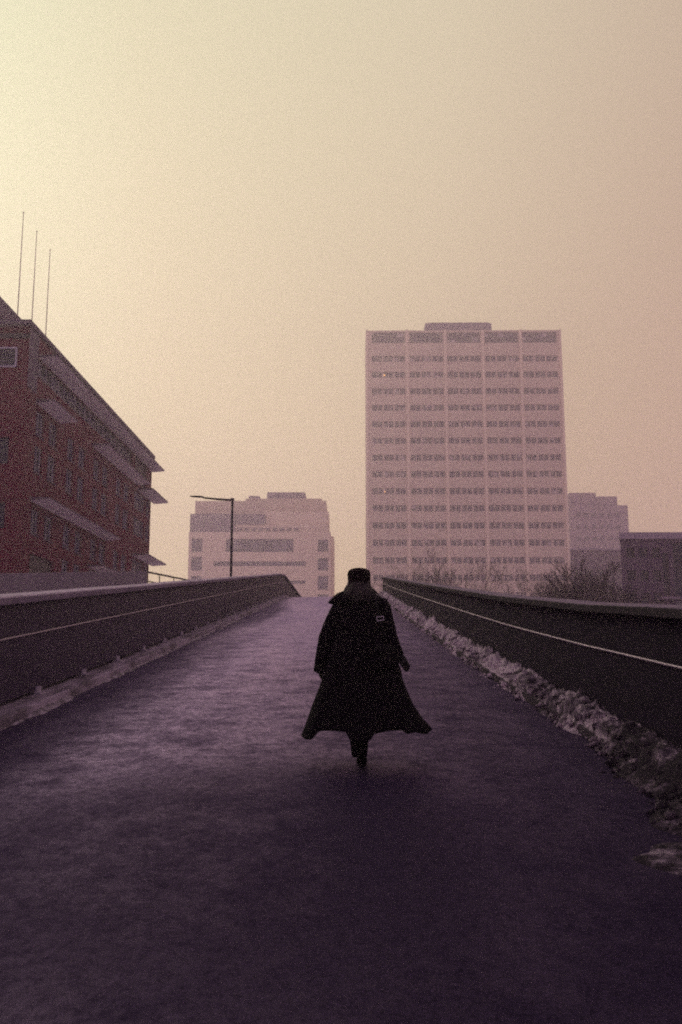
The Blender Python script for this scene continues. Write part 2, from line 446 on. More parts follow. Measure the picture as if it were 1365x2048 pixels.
balc = (103.8, 110.2, 21.0, 23.9); holes.append((balc[0]-YN, balc[1]-YN, bz(balc[2]), bz(balc[3])))
for z0, z1 in ((17.9, 19.9), (15.0, 17.0), (10.3, 12.2)):
    holes.append((104.0-YN, 109.4-YN, bz(z0), bz(z1))); wins.append((104.0, 109.4, z0, z1, 3))
    holes.append((110.2-YN, 112.3-YN, bz(z0), bz(z1))); wins.append((110.2, 112.3, z0, z1, 1))
w = MB()
facade(w, (0, 0, 0), (0, 1, 0), (1, 0, 0), YF - YN, bz(TOP), holes, .28)
W_ = 30
fh = [(W_ - 5.2, W_ - .95, bz(22.45), bz(23.8)), (W_ - 5.2, W_ - 1.1, bz(10.2), bz(12.1)), (W_ - 5.2, W_ - 1.1, bz(15), bz(17))]
facade(w, (-W_, 0, 0), (1, 0, 0), (0, -1, 0), W_, bz(TOP), fh, .25)
facade(w, (0, YF - YN, 0), (-1, 0, 0), (0, 1, 0), W_, bz(TOP), [], .2)
facade(w, (-W_, YF - YN, 0), (0, -1, 0), (-1, 0, 0), YF - YN, bz(TOP), [], .2)
w.build('wall', M['brick'], bb)
rf = MB(); rf.box(-W_ - .05, .22, -.55, YF - YN + .7, bz(TOP), bz(TOP) + .34); rf.box(-W_ + .5, -.6, .5, YF - YN - .4, bz(TOP) + .34, bz(TOP) + .5)
rfo = rf.build('roof', M['brick_trim'], bb)
cn = MB(); cn.box(-W_, .06, -.16, -.003, bz(24.6), bz(24.95)); cn.build('cornice', M['dark_metal'], bb)
# purple stone quoin at the corner and the lintel band above the ribbon window
qn = MB(); qn.box(.003, .03, .006, 2.15, bz(20.9), bz(TOP) - .003)
qn.build('stone_band', M['brick_trim'], bb)
for (y0, y1, z0, z1, n) in wins:
    x = -.26
    gl = MB(); gl.quad((x, y0-YN, bz(z0)), (x, y1-YN, bz(z0)), (x, y1-YN, bz(z1)), (x, y0-YN, bz(z1)))
    go = gl.build('window', M['glass'], bb)
    fr = MB(); t = .09
    a, b_, c, d = y0-YN, y1-YN, bz(z0), bz(z1)
    X0, X1 = x + .004, x + .10
    fr.box(X0, X1, a, a + t, c, d); fr.box(X0, X1, b_ - t, b_, c, d)
    fr.box(X0, X1, a + t, b_ - t, c, c + t); fr.box(X0, X1, a + t, b_ - t, d - t, d)
    for k in range(1, n):
        m_ = a + (b_ - a) * k / n
        fr.box(X0, X1, m_ - .045, m_ + .045, c + t, d - t)
    fr.build('frame', M['frame'] if y0 > 110 else M['frame_dim'], go)
    if y0 < 103:
        s = MB(); s.box(.002, .09, a - .08, b_ + .08, c - .10, c - .004); s.build('sill', M['brick_trim'], go)
fr = MB(); fr.quad((-.26, ribbon[0]-YN, bz(ribbon[2])), (-.26, ribbon[1]-YN, bz(ribbon[2])), (-.26, ribbon[1]-YN, bz(ribbon[3])), (-.26, ribbon[0]-YN, bz(ribbon[3])))
y = ribbon[0] + .8
while y < ribbon[1] - .3:
    fr.box(-.25, -.14, y - YN - .05, y - YN + .05, bz(ribbon[2]) + .003, bz(ribbon[3]) - .003, 1); y += 1.6
fr.build('ribbon_window', [M['glass'], M['frame_dim']], bb)
bk = MB(); bk.box(-3.2, -.29, 70.7-YN, 76.5-YN, bz(5.5), bz(8.72)); bk.build('gateway', M['dark_metal'], bb)
bk = MB(); bk.box(-2.2, -.30, balc[0]-YN, balc[1]-YN, bz(balc[2]), bz(balc[3])); bk.build('balcony', M['dark_metal'], bb)
for (a, b_, c, d) in fh:
    gw = MB(); gw.quad((-W_ + a, .22, c), (-W_ + b_, .22, c), (-W_ + b_, .22, d), (-W_ + a, .22, d)); go = gw.build('window', M['glass'], bb)
    if c > bz(20):
        fr = MB(); t = .11
        fr.box(-W_ + a - .1, -W_ + b_ + .1, -.08, .02, c - t, c + .02); fr.box(-W_ + a - .1, -W_ + b_ + .1, -.08, .02, d - .02, d + t)
        fr.box(-W_ + b_ - .02, -W_ + b_ + .1, -.08, .02, c + .021, d - .021); fr.box(-W_ + a - .1, -W_ + a + .02, -.08, .02, c + .021, d - .021)
        fr.build('frame', M['frame'], go)
        sl = MB()
        for k in range(5):
            zz = c + (d - c) * (k + .6) / 5.4
            sl.box(-W_ + a + .03, -W_ + b_ - .03, .03, .12, zz - .035, zz + .035)
        sl.build('louvre', M['louvre'], go)
def canopy(y0, y1, z, out=1.45, th=.16, taper=.0):
    c = MB(); a, b_ = y0 - YN, y1 - YN
    vs = [(.004, a, z), (out, a, z + .12), (out, b_, z + .12), (.004, b_, z), (.004, a, z + .3), (out, a, z + .12 + th), (out, b_, z + .12 + th), (.004, b_, z + .3)]
    vs = [(p[0], p[1], bz(p[2])) for p in vs]
    c.add(vs, [(0, 3, 2, 1)], 0); c.add(vs, [(4, 7, 6, 5), (0, 4, 5, 1), (2, 6, 7, 3), (1, 5, 6, 2), (0, 3, 7, 4)], 1)
    return c.build('canopy', [M['soffit'], M['brick_trim']], bb)
canopy(70.4, 113.4, 23.86, 1.4)
canopy(70.1, 76.4, 20.22)
canopy(86.2, 105.2, 20.65)
canopy(105.6, 114.6, 20.12, 1.75)
canopy(70.0, 92.6, 12.6, 1.5, .12)
canopy(104.0, 114.8, 12.5, 1.75, .12)
canopy(86.3, 91.6, 9.3, 1.45, .1)
ph = MB(); ph.box(-16, -5.6, 6.0, 34, bz(TOP) + .5, bz(29.3)); ph.build('penthouse', M['brick'], bb)
ps = MB(); ps.box(-17, -4.0, 2.0, 36, bz(29.3), bz(29.62)); ps.build('penthouse_roof', M['brick_trim'], bb)
pl = MB(); pl.quad((-16.9, 2.1, bz(29.3) - .004), (-16.9, 35.9, bz(29.3) - .004), (-4.1, 35.9, bz(29.3) - .004), (-4.1, 2.1, bz(29.3) - .004)); pl.build('penthouse_soffit', M['soffit'], bb)

for y, lab in ((73.4, 'tallest looking roof flagpole, nearest to the penthouse'), (76.8, 'middle thin flagpole of three on the brick roof'), (80.5, 'thin flagpole furthest along the brick roof from the penthouse')):
    fp = empty('flagpole', (-27.0, y, TOP + EYE + .3), lab, 'flagpole', 'flagpoles on the brick roof')
    q = MB(); q.tube([(0, 0, .1), (0, 0, .5)], [.16, .16], 10); q.build('base', M['dark_metal'], fp)
    q = MB(); q.tube([(0, 0, .3), (0, 0, 6), (0, 0, 11.55)], [.048, .04, .028], 8); q.ellipsoid((0, 0, 11.6), (.07, .07, .07), 8, 6); q.build('pole', M['mast'], fp)

# ------------------------------------------------------------------ tower
TY = 300.0; k_ = TY / 285.0
tw = empty('office_tower', (5.2 * k_, TY, -.9), 'tall pale concrete office tower with ribbon windows fading into fog', 'tower')
tx0 = 5.2 * k_
def tz(z): return z * k_ + EYE + .9
bays = [(7.02, 17.31), (18.85, 29.28), (30.62, 41.05), (42.43, 52.9), (54.2, 64.9)]
bays = [(a*k_ - tx0, b*k_ - tx0) for a, b in bays]
zr = [96.09, 90.9, 85.58, 80.29, 75.03, 69.81, 64.45, 59.29, 53.99, 48.7, 43.4, 38.1, 32.75, 27.5, 22.2, 16.9]
TW = 66.3 * k_ - tx0; TH = tz(105.3); TD = 17.0
holes = []
for a, b in bays:
    holes.append((a, b, tz(101.2), tz(104.7)))
    for z in zr: holes.append((a, b, tz(z - 1.0), tz(z + .95)))
w = MB()
facade(w, (0, 0, 0), (1, 0, 0), (0, -1, 0), TW, TH, holes, .55)
w.quad((0, TD, 0), (0, 0, 0), (0, 0, TH), (0, TD, TH)); w.quad((TW, 0, 0), (TW, TD, 0), (TW, TD, TH), (TW, 0, TH)); w.quad((TW, TD, 0), (0, TD, 0), (0, TD, TH), (TW, TD, TH))
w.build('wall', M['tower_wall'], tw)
rf = MB(); rf.quad((0, 0, TH - .4), (TW, 0, TH - .4), (TW, TD, TH - .4), (0, TD, TH - .4)); rfo = rf.build('roof', M['tower_wall'], tw)
pb = MB(); pb.box(23.9*k_ - tx0, 44.8*k_ - tx0, 1.0, TD - 3, TH - .39, tz(108.0)); pb.box(25*k_ - tx0, 44*k_ - tx0, 1.5, TD - 4, tz(108.0) + .003, tz(108.4)); pb.build('plant_room', M['attic'], rfo)
for i in range(6):
    xs = [0.0, (bays[0][1] + bays[1][0]) / 2, (bays[1][1] + bays[2][0]) / 2, (bays[2][1] + bays[3][0]) / 2, (bays[3][1] + bays[4][0]) / 2, TW][i]
    q = MB(); hw = .38
    x0, x1 = (xs - hw, xs + hw) if 0 < i < 5 else ((.02, .62) if i == 0 else (TW - .75, TW - .02))
    q.box(x0, x1, -.45, -.003, 0, TH + .15); q.build('pilaster', M['pilaster'], tw)
rnd = random.Random(3)
for a, b in bays:
    for j, z in enumerate([102.95] + zr):
        z0, z1 = (tz(z - 1.0), tz(z + .95)) if j else (tz(101.2), tz(104.7))
        q = MB(); q.quad((a, .5, z0), (b, .5, z0), (b, .5, z1), (a, .5, z1), 0)
        if j:
            for m_ in range(1, 6):
                x = a + (b - a) * m_ / 6; hw = .28 if m_ % 2 == 0 else .11
                q.box(x - hw, x + hw, .30, .495, z0 + .003, z1 - .003, 1)
        q.build('window', [M['tower_glass'], M['tower_wall']], tw)
for x, z in ((10.6, 90.9), (10.4, 53.99)):
    q = MB(); q.box(x*k_ - tx0, x*k_ - tx0 + .55, .40, .48, tz(z) - .35, tz(z) + .2); q.build('lit_lamp', M['lit'], tw)

# ------------------------------------------------------------------ white office building (mid, left of tower)
WY = 310.0; k2 = WY / 300.0
wb = empty('white_building', (-51.3 * k2, WY, -.9), 'hazy white office building with dark strip windows behind the street lamp', 'building')
wx0 = -51.3 * k2
def wx(x): return x * k2 - wx0
def wz(z): return z * k2 + EYE + .9
WW = wx(-7.0) + 1.0
wr = [(-50.4, -46.9, 37.2, 41.5), (-50.4, -46.9, 31.3, 35.7), (-50.4, -46.9, 25.4, 29.6), (-50.4, -46.9, 19.5, 23.7),
      (-39.4, -17.9, 37.2, 41.4), (-43.3, -13.9, 32.7, 34.2), (-43.3, -13.9, 27.0, 28.1), (-43.3, -13.9, 21.2, 22.4),
      (-10.1, -6.8, 37.2, 41.2), (-10.1, -6.8, 31.3, 35.3), (-10.1, -6.8, 25.1, 29.5), (-10.1, -6.8, 19.0, 23.7)]
w = MB(); hs = [(wx(a), wx(b), wz(c), wz(d)) for a, b, c, d in wr]
WT = wz(43.6); facade(w, (0, 0, 0), (1, 0, 0), (0, -1, 0), WW, WT, hs, .5)
w.quad((WW, 0, 0), (WW, 22, 0), (WW, 22, WT), (WW, 0, WT)); w.quad((0, 22, 0), (0, 0, 0), (0, 0, WT), (0, 22, WT)); w.quad((WW, 22, 0), (0, 22, 0), (0, 22, WT), (WW, 22, WT))
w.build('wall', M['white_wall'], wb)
for a, b, c, d in hs:
    q = MB(); q.quad((a, .45, c), (b, .45, c), (b, .45, d), (a, .45, d), 0)
    n = max(2, int((b - a) / 2.2))
    for m_ in range(1, n):
        x = a + (b - a) * m_ / n; q.box(x - .09, x + .09, .3, .445, c + .003, d - .003, 1)
    q.build('window', [M['far_glass'], M['attic']], wb)
q = MB(); q.box(.2, wx(-36.7), .4, 16, WT + .003, wz(49.6)); q.build('attic', M['attic'], wb)
q = MB(); q.box(wx(-36.6), wx(-27.0), .8, 16, wz(46.3), wz(49.5)); q.build('roof_screen', M['attic'], wb)
q = MB(); q.box(wx(-36.6), WW - .8, 1.3, 18, WT + .003, wz(46.2)); q.box(wx(-26.9), WW - .7, 2.3, 18, wz(46.2), wz(50.5)); q.build('upper_storey', M['white_wall'], wb)
q = MB()
for kx in range(9):
    x = wx(-36.0) + kx * 2.35; q.box(x, x + 1.5, 1.12, 1.29, WT + .55, WT + 1.6)
q.build('clerestory', M['attic'], wb)
q = MB(); q.box(1.0, WW - 1.6, 5, 18, wz(49.62), wz(54.6)); q.box(wx(-34), wx(-9), 5.5, 17, wz(54.6), wz(55.4)); q.build('top_storey', M['tower_wall'], wb)
q = MB(); q.box(wx(-27), wx(-14.5), 6, 15, wz(55.4), wz(57.6)); q.box(wx(-33), wx(-29.5), 6, 15, wz(55.4), wz(56.4)); q.build('plant_room', M['attic'], wb)
q = MB(); q.box(WW + .003, WW + 1.0, 3, 20, 0, wz(42.6)); q.build('stair_tower', M['white_wall'], wb)

# ------------------------------------------------------------------ grey block right of the tower
GY = 350.0; kg = GY / 270.0
gb = empty('grey_block', (63.2 * kg, GY, -.9), 'fog grey stepped block rising beside the tower', 'building')
def gx(x): return (x - 63.2) * kg
def gz(z): return z * kg + EYE + .9
w = MB(); w.box(0, gx(80.0), 0, 18, 0, gz(46.9)); w.build('wall', M['grey_block'], gb)
q = MB(); q.box(gx(63.6), gx(71.2), 1, 17, gz(46.9) + .003, gz(50.7)); q.box(gx(71.2) + .003, gx(77.4), 1.5, 17, gz(46.9) + .003, gz(49.7)); q.build('upper_storey', M['grey_block'], gb)
for j in range(7):
    z = gz(44.0 - j * 3.4)
    for i in range(6):
        q = MB(); x = gx(65.0) + i * 2.9; q.box(x, x + 1.7, -.06, -.004, z - .8, z + .8); q.build('window', M['far_glass'], gb)
LY = 210.0; kl = LY / 270.
lb = empty('low_block', (63.0 * kl, LY, -.9), 'low dim purple block between the tower foot and the dark building', 'building')
q = MB(); prism(q, [(0, 0), (12.6, 0), (12.6, 12), (3.0, 12)], 0, 33.9 * kl + EYE + .9); q.build('wall', M['dark_block'], lb)
q = MB(); prism(q, [(-.2, -.25), (12.8, -.25), (12.8, 12.2), (2.9, 12.2)], 33.9 * kl + EYE + .903, 33.9 * kl + EYE + 1.3); q.build('roof', M['grey_block'], lb)
for j in range(3):
    for i in range(5):
        q = MB(); q.box(1 + i * 2.3, 2.4 + i * 2.3, -.06, -.004, 23 - j * 3.3, 24.6 - j * 3.3); q.build('window', M['glass'], lb)

DY = 85.0; kd = DY / 150.
db = empty('dark_building', (43.0 * kd, DY, -.9), 'dark flat roofed building behind the dark parapet at the frame edge', 'building')
def dx(x): return (x - 43.0) * kd
def dz(z): return z * kd + EYE + .9
hs = []
for j in range(3):
    for i in range(3):
        hs.append((dx(43.9 + i * 2.0), dx(45.2 + i * 2.0), dz(17.6 - j * 3.6), dz(19.2 - j * 3.6)))
hs.append((dx(51.2), dx(53.4), dz(8), dz(20.0)))
hs.append((dx(49.5), dx(50.5), dz(11.6), dz(18.4)))
w = MB(); facade(w, (0, 0, 0), (1, 0, 0), (0, -1, 0), 26, dz(20.6), hs, .35)
w.quad((4.9, 16, 0), (0, 0, 0), (0, 0, dz(20.6)), (4.9, 16, dz(20.6))); w.quad((26, 0, 0), (26, 16, 0), (26, 16, dz(20.6)), (26, 0, dz(20.6)))
w.quad((26, 16, 0), (4.9, 16, 0), (4.9, 16, dz(20.6)), (26, 16, dz(20.6)))
w.build('wall', M['dark_block'], db)
for a, b, c, d in hs:
    q = MB(); q.quad((a, .32, c), (b, .32, c), (b, .32, d), (a, .32, d)); q.build('window', M['glass'], db)
q = MB(); prism(q, [(-.15, -.2), (26.2, -.2), (26.2, 16.2), (4.9, 16.2)], dz(20.6) + .003, dz(21.65)); q.build('roof', M['grey_block'], db)
q = MB(); q.box(dx(48.4), dx(53.5), -1.2, -.004, dz(11.0), dz(11.3)); q.build('ledge', M['cap'], db)

# ------------------------------------------------------------------ bare trees
def bare_tree(x, y, h, spread, seed, label, thick=.16, stems=3, density=1.0):
    rn = random.Random(seed)
    root = empty('bare_tree', (x, y, -.9), label, 'tree', 'bare winter trees beyond the parapet')
    tr = MB(); cr = MB()
    def grow(p, d, ln, r, lev):
        mb = tr if lev == 0 else cr
        pts = [p]; q = p.copy(); dd = d.copy(); n = 4
        for i in range(n):
            dd = (dd + Vector((rn.gauss(0, .12), rn.gauss(0, .12), rn.gauss(.05, .07)))).normalized()
            q = q + dd * ln / n; pts.append(q.copy())
        mb.tube(pts, [r * (1 - .13 * i) for i in range(n + 1)], 5 if lev < 2 else 3, caps=False)
        if lev >= 5 or ln < h * .028: return
        nb = int((5 if lev < 2 else 4) * density + rn.random())
        for i in range(nb):
            t = rn.uniform(.35, 1.0); idx = min(n - 1, int(t * n)); s = pts[idx].lerp(pts[idx + 1], t * n - idx)
            ang = rn.uniform(.3, .8); az = rn.uniform(0, 2 * math.pi)
            side = Vector((math.cos(az), math.sin(az), 0))
            side = (side - dd * side.dot(dd)).normalized()
            nd = (dd * math.cos(ang) + side * math.sin(ang) * spread).normalized()
            grow(s, nd, ln * rn.uniform(.5, .72), max(.018, r * .55), lev + 1)
    for s in range(stems):
        az = rn.uniform(0, 6.28)
        grow(Vector((math.cos(az) * .3, math.sin(az) * .3, 0)), Vector((math.cos(az) * .12 * spread, math.sin(az) * .12 * spread, 1)).normalized(), h * .5, thick, 0)
    tr.build('trunk', M['bark'], root); cr.build('crown', M['bark'], root)
    return root
bare_tree(16.0, 130, 19.4, .75, 11, 'widest bare tree in front of the tower, many upright stems', .15, 4, .78)
bare_tree(20.4, 133, 15.0, .7, 12, 'smaller bare tree against the tower, just beyond the widest one', .12, 3, .75)
bare_tree(10.2, 128, 14.9, .7, 13, 'low rounded bare tree closest to the walker before the tower', .11, 4, .85)
bare_tree(26.0, 128, 15.0, .7, 14, 'bare tree at the tower foot next to its far corner', .12, 3, .8)
bare_tree(29.2, 126, 15.8, .7, 15, 'dense bare tree under the outer corner of the tower', .13, 3, .85)
bare_tree(17.0, 72, 9.7, .6, 16, 'dark thicket-like bare tree before the low purple block', .09, 4, .92)
bare_tree(18.2, 73, 10.4, .6, 17, 'tallest dark bare tree beside the dark building', .09, 4, .9)
bare_tree(19.3, 72, 9.0, .6, 18, 'dark bare tree overlapping the edge of the dark building', .08, 3, .8)
bare_tree(5.0, 140, 14.4, .6, 19, 'small bushy bare tree showing beside the walker shoulder', .12, 4, .95)

# ------------------------------------------------------------------ snow along the right kerb
def inner_edge(y):          # how far the bank spreads towards the road from the parapet
    return lerp_tab([(2.5, .60), (4.0, .66), (5.5, .74), (7.5, .54), (9, .38), (12, .33), (20, .31), (40, .30), (57, .26)], y)
def bank_h(y): return lerp_tab([(2.5, .06), (4.2, .11), (5.5, .16), (7.5, .20), (10, .20), (16, .23), (30, .27), (57, .32)], y)
sb = MB(); ny = 560; nx = 26; ys = [2.6 + (57.3 - 2.6) * (i / ny) ** 1.9 for i in range(ny + 1)]
grid = []
for y in ys:
    wd = inner_edge(y) * (1 + .35 * noise.noise(Vector((y * 1.3, 7, 0)))) ; hb = bank_h(y) * (1 + .45 * noise.noise(Vector((y * .9, 2, 5))))
    for j in range(nx + 1):
        t = j / nx                                # 0 at parapet, 1 at road edge
        x = xr(y) + .015 - wd * t
        prof = (math.sin(math.pi * min(1, .32 + .68 * t)) ** .8) if t < 1 else 0
        n1 = noise.multi_fractal(Vector((x * 5.2, y * 4.4, 1.7)), .75, 2.2, 7)
        n2 = abs(noise.noise(Vector((x * 11, y * 8, 4.2))))
        zb = road_z(y) + (.10 if (xr(y) - x) < .28 else .0)
        z = zb + max(-.03, prof * hb * (.46 + .36 * n1 - .34 * n2) + .02 * (prof > .05) - .02)
        x2 = x + .035 * noise.noise(Vector((x * 8, y * 8, 9)))
        grid.append((min(x2, xr(y) + .01), y + .04 * noise.noise(Vector((y * 9, x * 9, 3))), z))
fs = [((i+1)*(nx+1)+j, (i+1)*(nx+1)+j+1, i*(nx+1)+j+1, i*(nx+1)+j) for i in range(ny) for j in range(nx)]
sb.add(grid, fs, 0, True)
ICO = []
_b = bmesh.new(); bmesh.ops.create_icosphere(_b, subdivisions=2, radius=1); _b.verts.ensure_lookup_table()
ICO_V = [v.co.copy() for v in _b.verts]; ICO_F = [[v.index for v in f.verts] for f in _b.faces]; _b.free()
rn = random.Random(21)
for i in range(7000):
    y = 2.9 + 54 * rn.random() ** 2.1
    wd = inner_edge(y) * (1 + .35 * noise.noise(Vector((y * 1.3, 7, 0)))); hb = bank_h(y)
    dens = .5 + .5 * noise.noise(Vector((y * 1.1, 11, 3)))
    if rn.random() > .35 + dens: continue
    t = min(1.15, abs(rn.gauss(.45, .33)))
    x = xr(y) - .03 - wd * t
    top = road_z(y) + (.09 if (xr(y) - x) < .28 else 0) + hb * .62 * max(0, math.sin(math.pi * min(1, .32 + .68 * t)))
    r = min(.06, .007 + .010 * rn.expovariate(1.0)) * (1 if t < 1 else .55) * min(1.3, .7 + y * .02)
    sx, sy, sz = r * rn.uniform(.85, 1.2), r * rn.uniform(.85, 1.2), r * rn.uniform(.75, 1.05)
    q = Matrix.Rotation(rn.uniform(0, 6.28), 3, 'Z') @ Matrix.Rotation(rn.uniform(-.6, .6), 3, 'X'); o = rn.uniform(0, 99)
    vs = []
    for v in ICO_V:
        k_n = 1 + .45 * noise.noise(v * 1.6 + Vector((o, 0, 0)))
        p = q @ Vector((v.x * sx, v.y * sy, v.z * sz)) * k_n
        vs.append((min(x + p.x, xr(y) + .005), y + p.y, top + p.z * 1.0 + r * .1))
    sb.add(vs, ICO_F, 0, True)
tag(sb.build('snow_bank', M['snow']), 'lumpy ridge of dirty ploughed snow with painted shade along the dark parapet', 'snow', kind='stuff')
def patch(cx, cy, rx, ry, h, seed):
    p = MB(); n = 40; rings = 10; vs = [(cx, cy, road_z(cy) + h)]
    for r in range(1, rings + 1):
        for k in range(n):
            a = 2 * math.pi * k / n; e = 1 + .45 * noise.noise(Vector((math.cos(a) * 1.3, math.sin(a) * 1.3, seed)))
            x = cx + rx * e * r / rings * math.cos(a); y = cy + ry * e * r / rings * math.sin(a)
            hh = h * (1 - (r / rings) ** 2.2) * (.65 + .7 * noise.noise(Vector((x * 7, y * 7, seed)))) - (.012 if r == rings else 0)
            vs.append((x, y, road_z(y) + .012 + hh))
    fs = [(0, 1 + k, 1 + (k + 1) % n) for k in range(n)]
    for r in range(rings - 1):
        for k in range(n):
            fs.append((1 + r*n + k, 1 + (r+1)*n + k, 1 + (r+1)*n + (k+1) % n, 1 + r*n + (k+1) % n))
    p.add(vs, fs, 0, True)
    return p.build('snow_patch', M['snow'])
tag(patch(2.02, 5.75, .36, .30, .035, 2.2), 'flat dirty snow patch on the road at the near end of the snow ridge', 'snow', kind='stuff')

# slush frozen in the gutter along the left kerb: low broken streaks
sl = MB(); ny = 700; nx = 7; grid = []
ys = [5 + 50 * (i / ny) ** 1.5 for i in range(ny + 1)]
for y in ys:
    wv = .075 * max(0, .45 + noise.noise(Vector((y * .55, 1, 2)))) + .05 * noise.noise(Vector((y * 2.6, 4, 2)))
    for j in range(nx + 1):
        t = j / nx; x = XL + .285 + max(.01, wv) * t
        n1 = noise.noise(Vector((x * 9, y * 3.0, .7))) + .6 * noise.noise(Vector((x * 22, y * 9, .7)))
        grid.append((x, y, road_z(y) - .012 + max(-.02, (.050 * (1 - t) ** .8 + .006 * n1) * min(1, wv * 14))))
fs = [(i*(nx+1)+j, i*(nx+1)+j+1, (i+1)*(nx+1)+j+1, (i+1)*(nx+1)+j) for i in range(ny) for j in range(nx)]
sl.add(grid, fs, 0, True)
tag(sl.build('slush', M['slush']), 'thin streaks of dirty slush frozen along the kerb under the panel parapet', 'slush', kind='stuff')

# ------------------------------------------------------------------ the walker
PX, PY = .085, 8.30
pr = empty('person', (PX, PY, road_z(PY) + .028), 'person in long flared dark coat and felt hat walking up the ramp', 'person')

# body: overlapping limbs fused into one skin
b = MB()
HX = -.002
b.tube([(0, .02, .80), (-.005, .01, .92), (-.01, .02, 1.05), (-.01, .02, 1.20), (-.01, .01, 1.31)], [.13, .135, .115, .13, .10], 20, round_ends=True)   # trunk
b.tube([(-.155, .0, 1.335), (-.08, .0, 1.355), (.06, .0, 1.355), (.135, .0, 1.335)], [.055, .06, .06, .055], 14, round_ends=True)
b.tube([(-.01, .0, 1.33), (HX, .02, 1.46)], [.056, .05], 14, round_ends=True)
def headshape(p):
    z = p.z / .118
    if z < 0: p.x *= 1 - .18 * z * z; p.y *= 1 - .10 * z * z
    return p
b.ellipsoid((HX, .03, 1.515), (.076, .094, .118), 28, 20, fn=headshape)
b.ellipsoid((HX, .085, 1.425), (.034, .035, .028), 14, 10)                    # chin
b.tube([(HX, .118, 1.535), (HX, .134, 1.50), (HX, .132, 1.487)], [.009, .013, .015], 10, round_ends=True)   # nose
b.tube([(HX - .022, .112, 1.459), (HX, .12, 1.462), (HX + .022, .112, 1.459)], [.006, .009, .006], 8, round_ends=True)
b.tube([(HX - .018, .112, 1.446), (HX, .119, 1.444), (HX + .018, .112, 1.446)], [.006, .009, .006], 8, round_ends=True)
for s in (-1, 1):
    b.ellipsoid((HX + s * .031, .103, 1.522), (.016, .012, .010), 12, 8)
    b.tube([(HX + s * .015, .119, 1.543), (HX + s * .035, .114, 1.549), (HX + s * .052, .10, 1.543)], [.007, .008, .006], 8, round_ends=True)
    b.ellipsoid((HX + s * .077, .025, 1.505), (.010, .020, .032), 12, 8)
    b.ellipsoid((HX + s * .04, .09, 1.487), (.022, .02, .02), 12, 8)
# arms
armL = [(-.155, .0, 1.335), (-.225, -.015, 1.19), (-.285, -.02, 1.05), (-.315, .03, .91), (-.328, .06, .83)]
armR = [(.135, .0, 1.335), (.20, -.02, 1.19), (.25, -.04, 1.06), (.30, -.06, .955), (.335, -.07, .905)]
for arm in (armL, armR): b.tube(arm, [.048, .044, .038, .031, .026], 12, round_ends=True)
def hand(w, d, side, k=1.0):
    """palm, four bent fingers and a thumb hanging from wrist w along d; side = direction of the thumb"""
    w, d = Vector(w), Vector(d).normalized(); s = Vector(side); s = (s - d * s.dot(d)).normalized(); nrm = d.cross(s)
    for o in (-.024, -.008, .008, .024):
        b.tube([w + s * o * .6, w + d * .045 + s * o, w + d * .085 + s * o], [.015, .016, .012], 10, round_ends=True)
    for o, ln, cu in ((.027, .072, .5), (.009, .08, .62), (-.009, .075, .75), (-.026, .058, .9)):
        p = w + d * .085 + s * o; pts = [p]; dirn = d.copy()
        for i, f in enumerate((.42, .32, .26)):
            dirn = (dirn * math.cos(cu * .55) + nrm * math.sin(cu * .55)).normalized(); p = p + dirn * ln * f; pts.append(p)
        b.tube(pts, [.0098, .009, .0082, .007], 8, round_ends=True)
    p = w + d * .03 + s * .03
    b.tube([w + d * .012 + s * .018, p + s * .012, p + s * .026 + d * .026 + nrm * .008, p + s * .028 + d * .05 + nrm * .016], [.013, .012, .0105, .009], 8, round_ends=True)
hand((-.328, .06, .83), (-.10, .12, -1), (.3, 1, .1))
hand((.338, -.07, .915), (.52, -.05, -.85), (-.85, .15, -.52))
# legs: standing leg under the body, other leg swinging behind with the heel raised
legS = [(.055, .02, .86), (.05, .03, .66), (.038, .02, .47), (.026, -.005, .27), (.016, -.02, .085)]
legW = [(-.07, .02, .86), (-.075, .06, .68), (-.07, .07, .48), (-.055, -.12, .36), (-.04, -.26, .29)]
b.tube(legS, [.082, .070, .052, .046, .034], 16, round_ends=True)
b.tube(legW, [.082, .070, .052, .046, .034], 16, round_ends=True)
b.tube([(.016, -.045, .05), (.018, .05, .04), (.022, .14, .025)], [.036, .032, .024], 12, round_ends=True)
b.tube([(-.04, -.275, .275), (-.04, -.24, .20), (-.04, -.19, .12)], [.033, .032, .024], 12, round_ends=True)
bo = b.build('body', M['body'], pr)
rm = bo.modifiers.new('fuse', 'REMESH'); rm.mode = 'VOXEL'; rm.voxel_size = .0052; rm.use_smooth_shade = True
sm = bo.modifiers.new('soften', 'SMOOTH'); sm.factor = .5; sm.iterations = 3

def boot(pts_shaft, r_shaft, foot, r_foot, heel):
    q = MB(); q.tube(pts_shaft, r_shaft, 16); q.tube(foot, r_foot, 16, round_ends=True)
    q.tube(heel, [.033, .030], 12)
    o = q.build('boot', M['leather'], pr)
    m = o.modifiers.new('fuse', 'REMESH'); m.mode = 'VOXEL'; m.voxel_size = .006; m.use_smooth_shade = True
    return o
boot([(.026, .0, .33), (.024, -.006, .25), (.020, -.016, .15), (.016, -.022, .07)], [.060, .057, .050, .047],
     [(.016, -.05, .035), (.018, .05, .028), (.022, .15, .018)], [.046, .044, .034], [(.016, -.06, -.022), (.016, -.058, .03)])
boot([(-.056, -.12, .37), (-.05, -.17, .345), (-.043, -.23, .315), (-.04, -.265, .285)], [.060, .057, .050, .046],
     [(-.04, -.285, .265), (-.04, -.245, .19), (-.04, -.19, .10)], [.043, .042, .032], [(-.04, -.335, .262), (-.04, -.29, .262)])

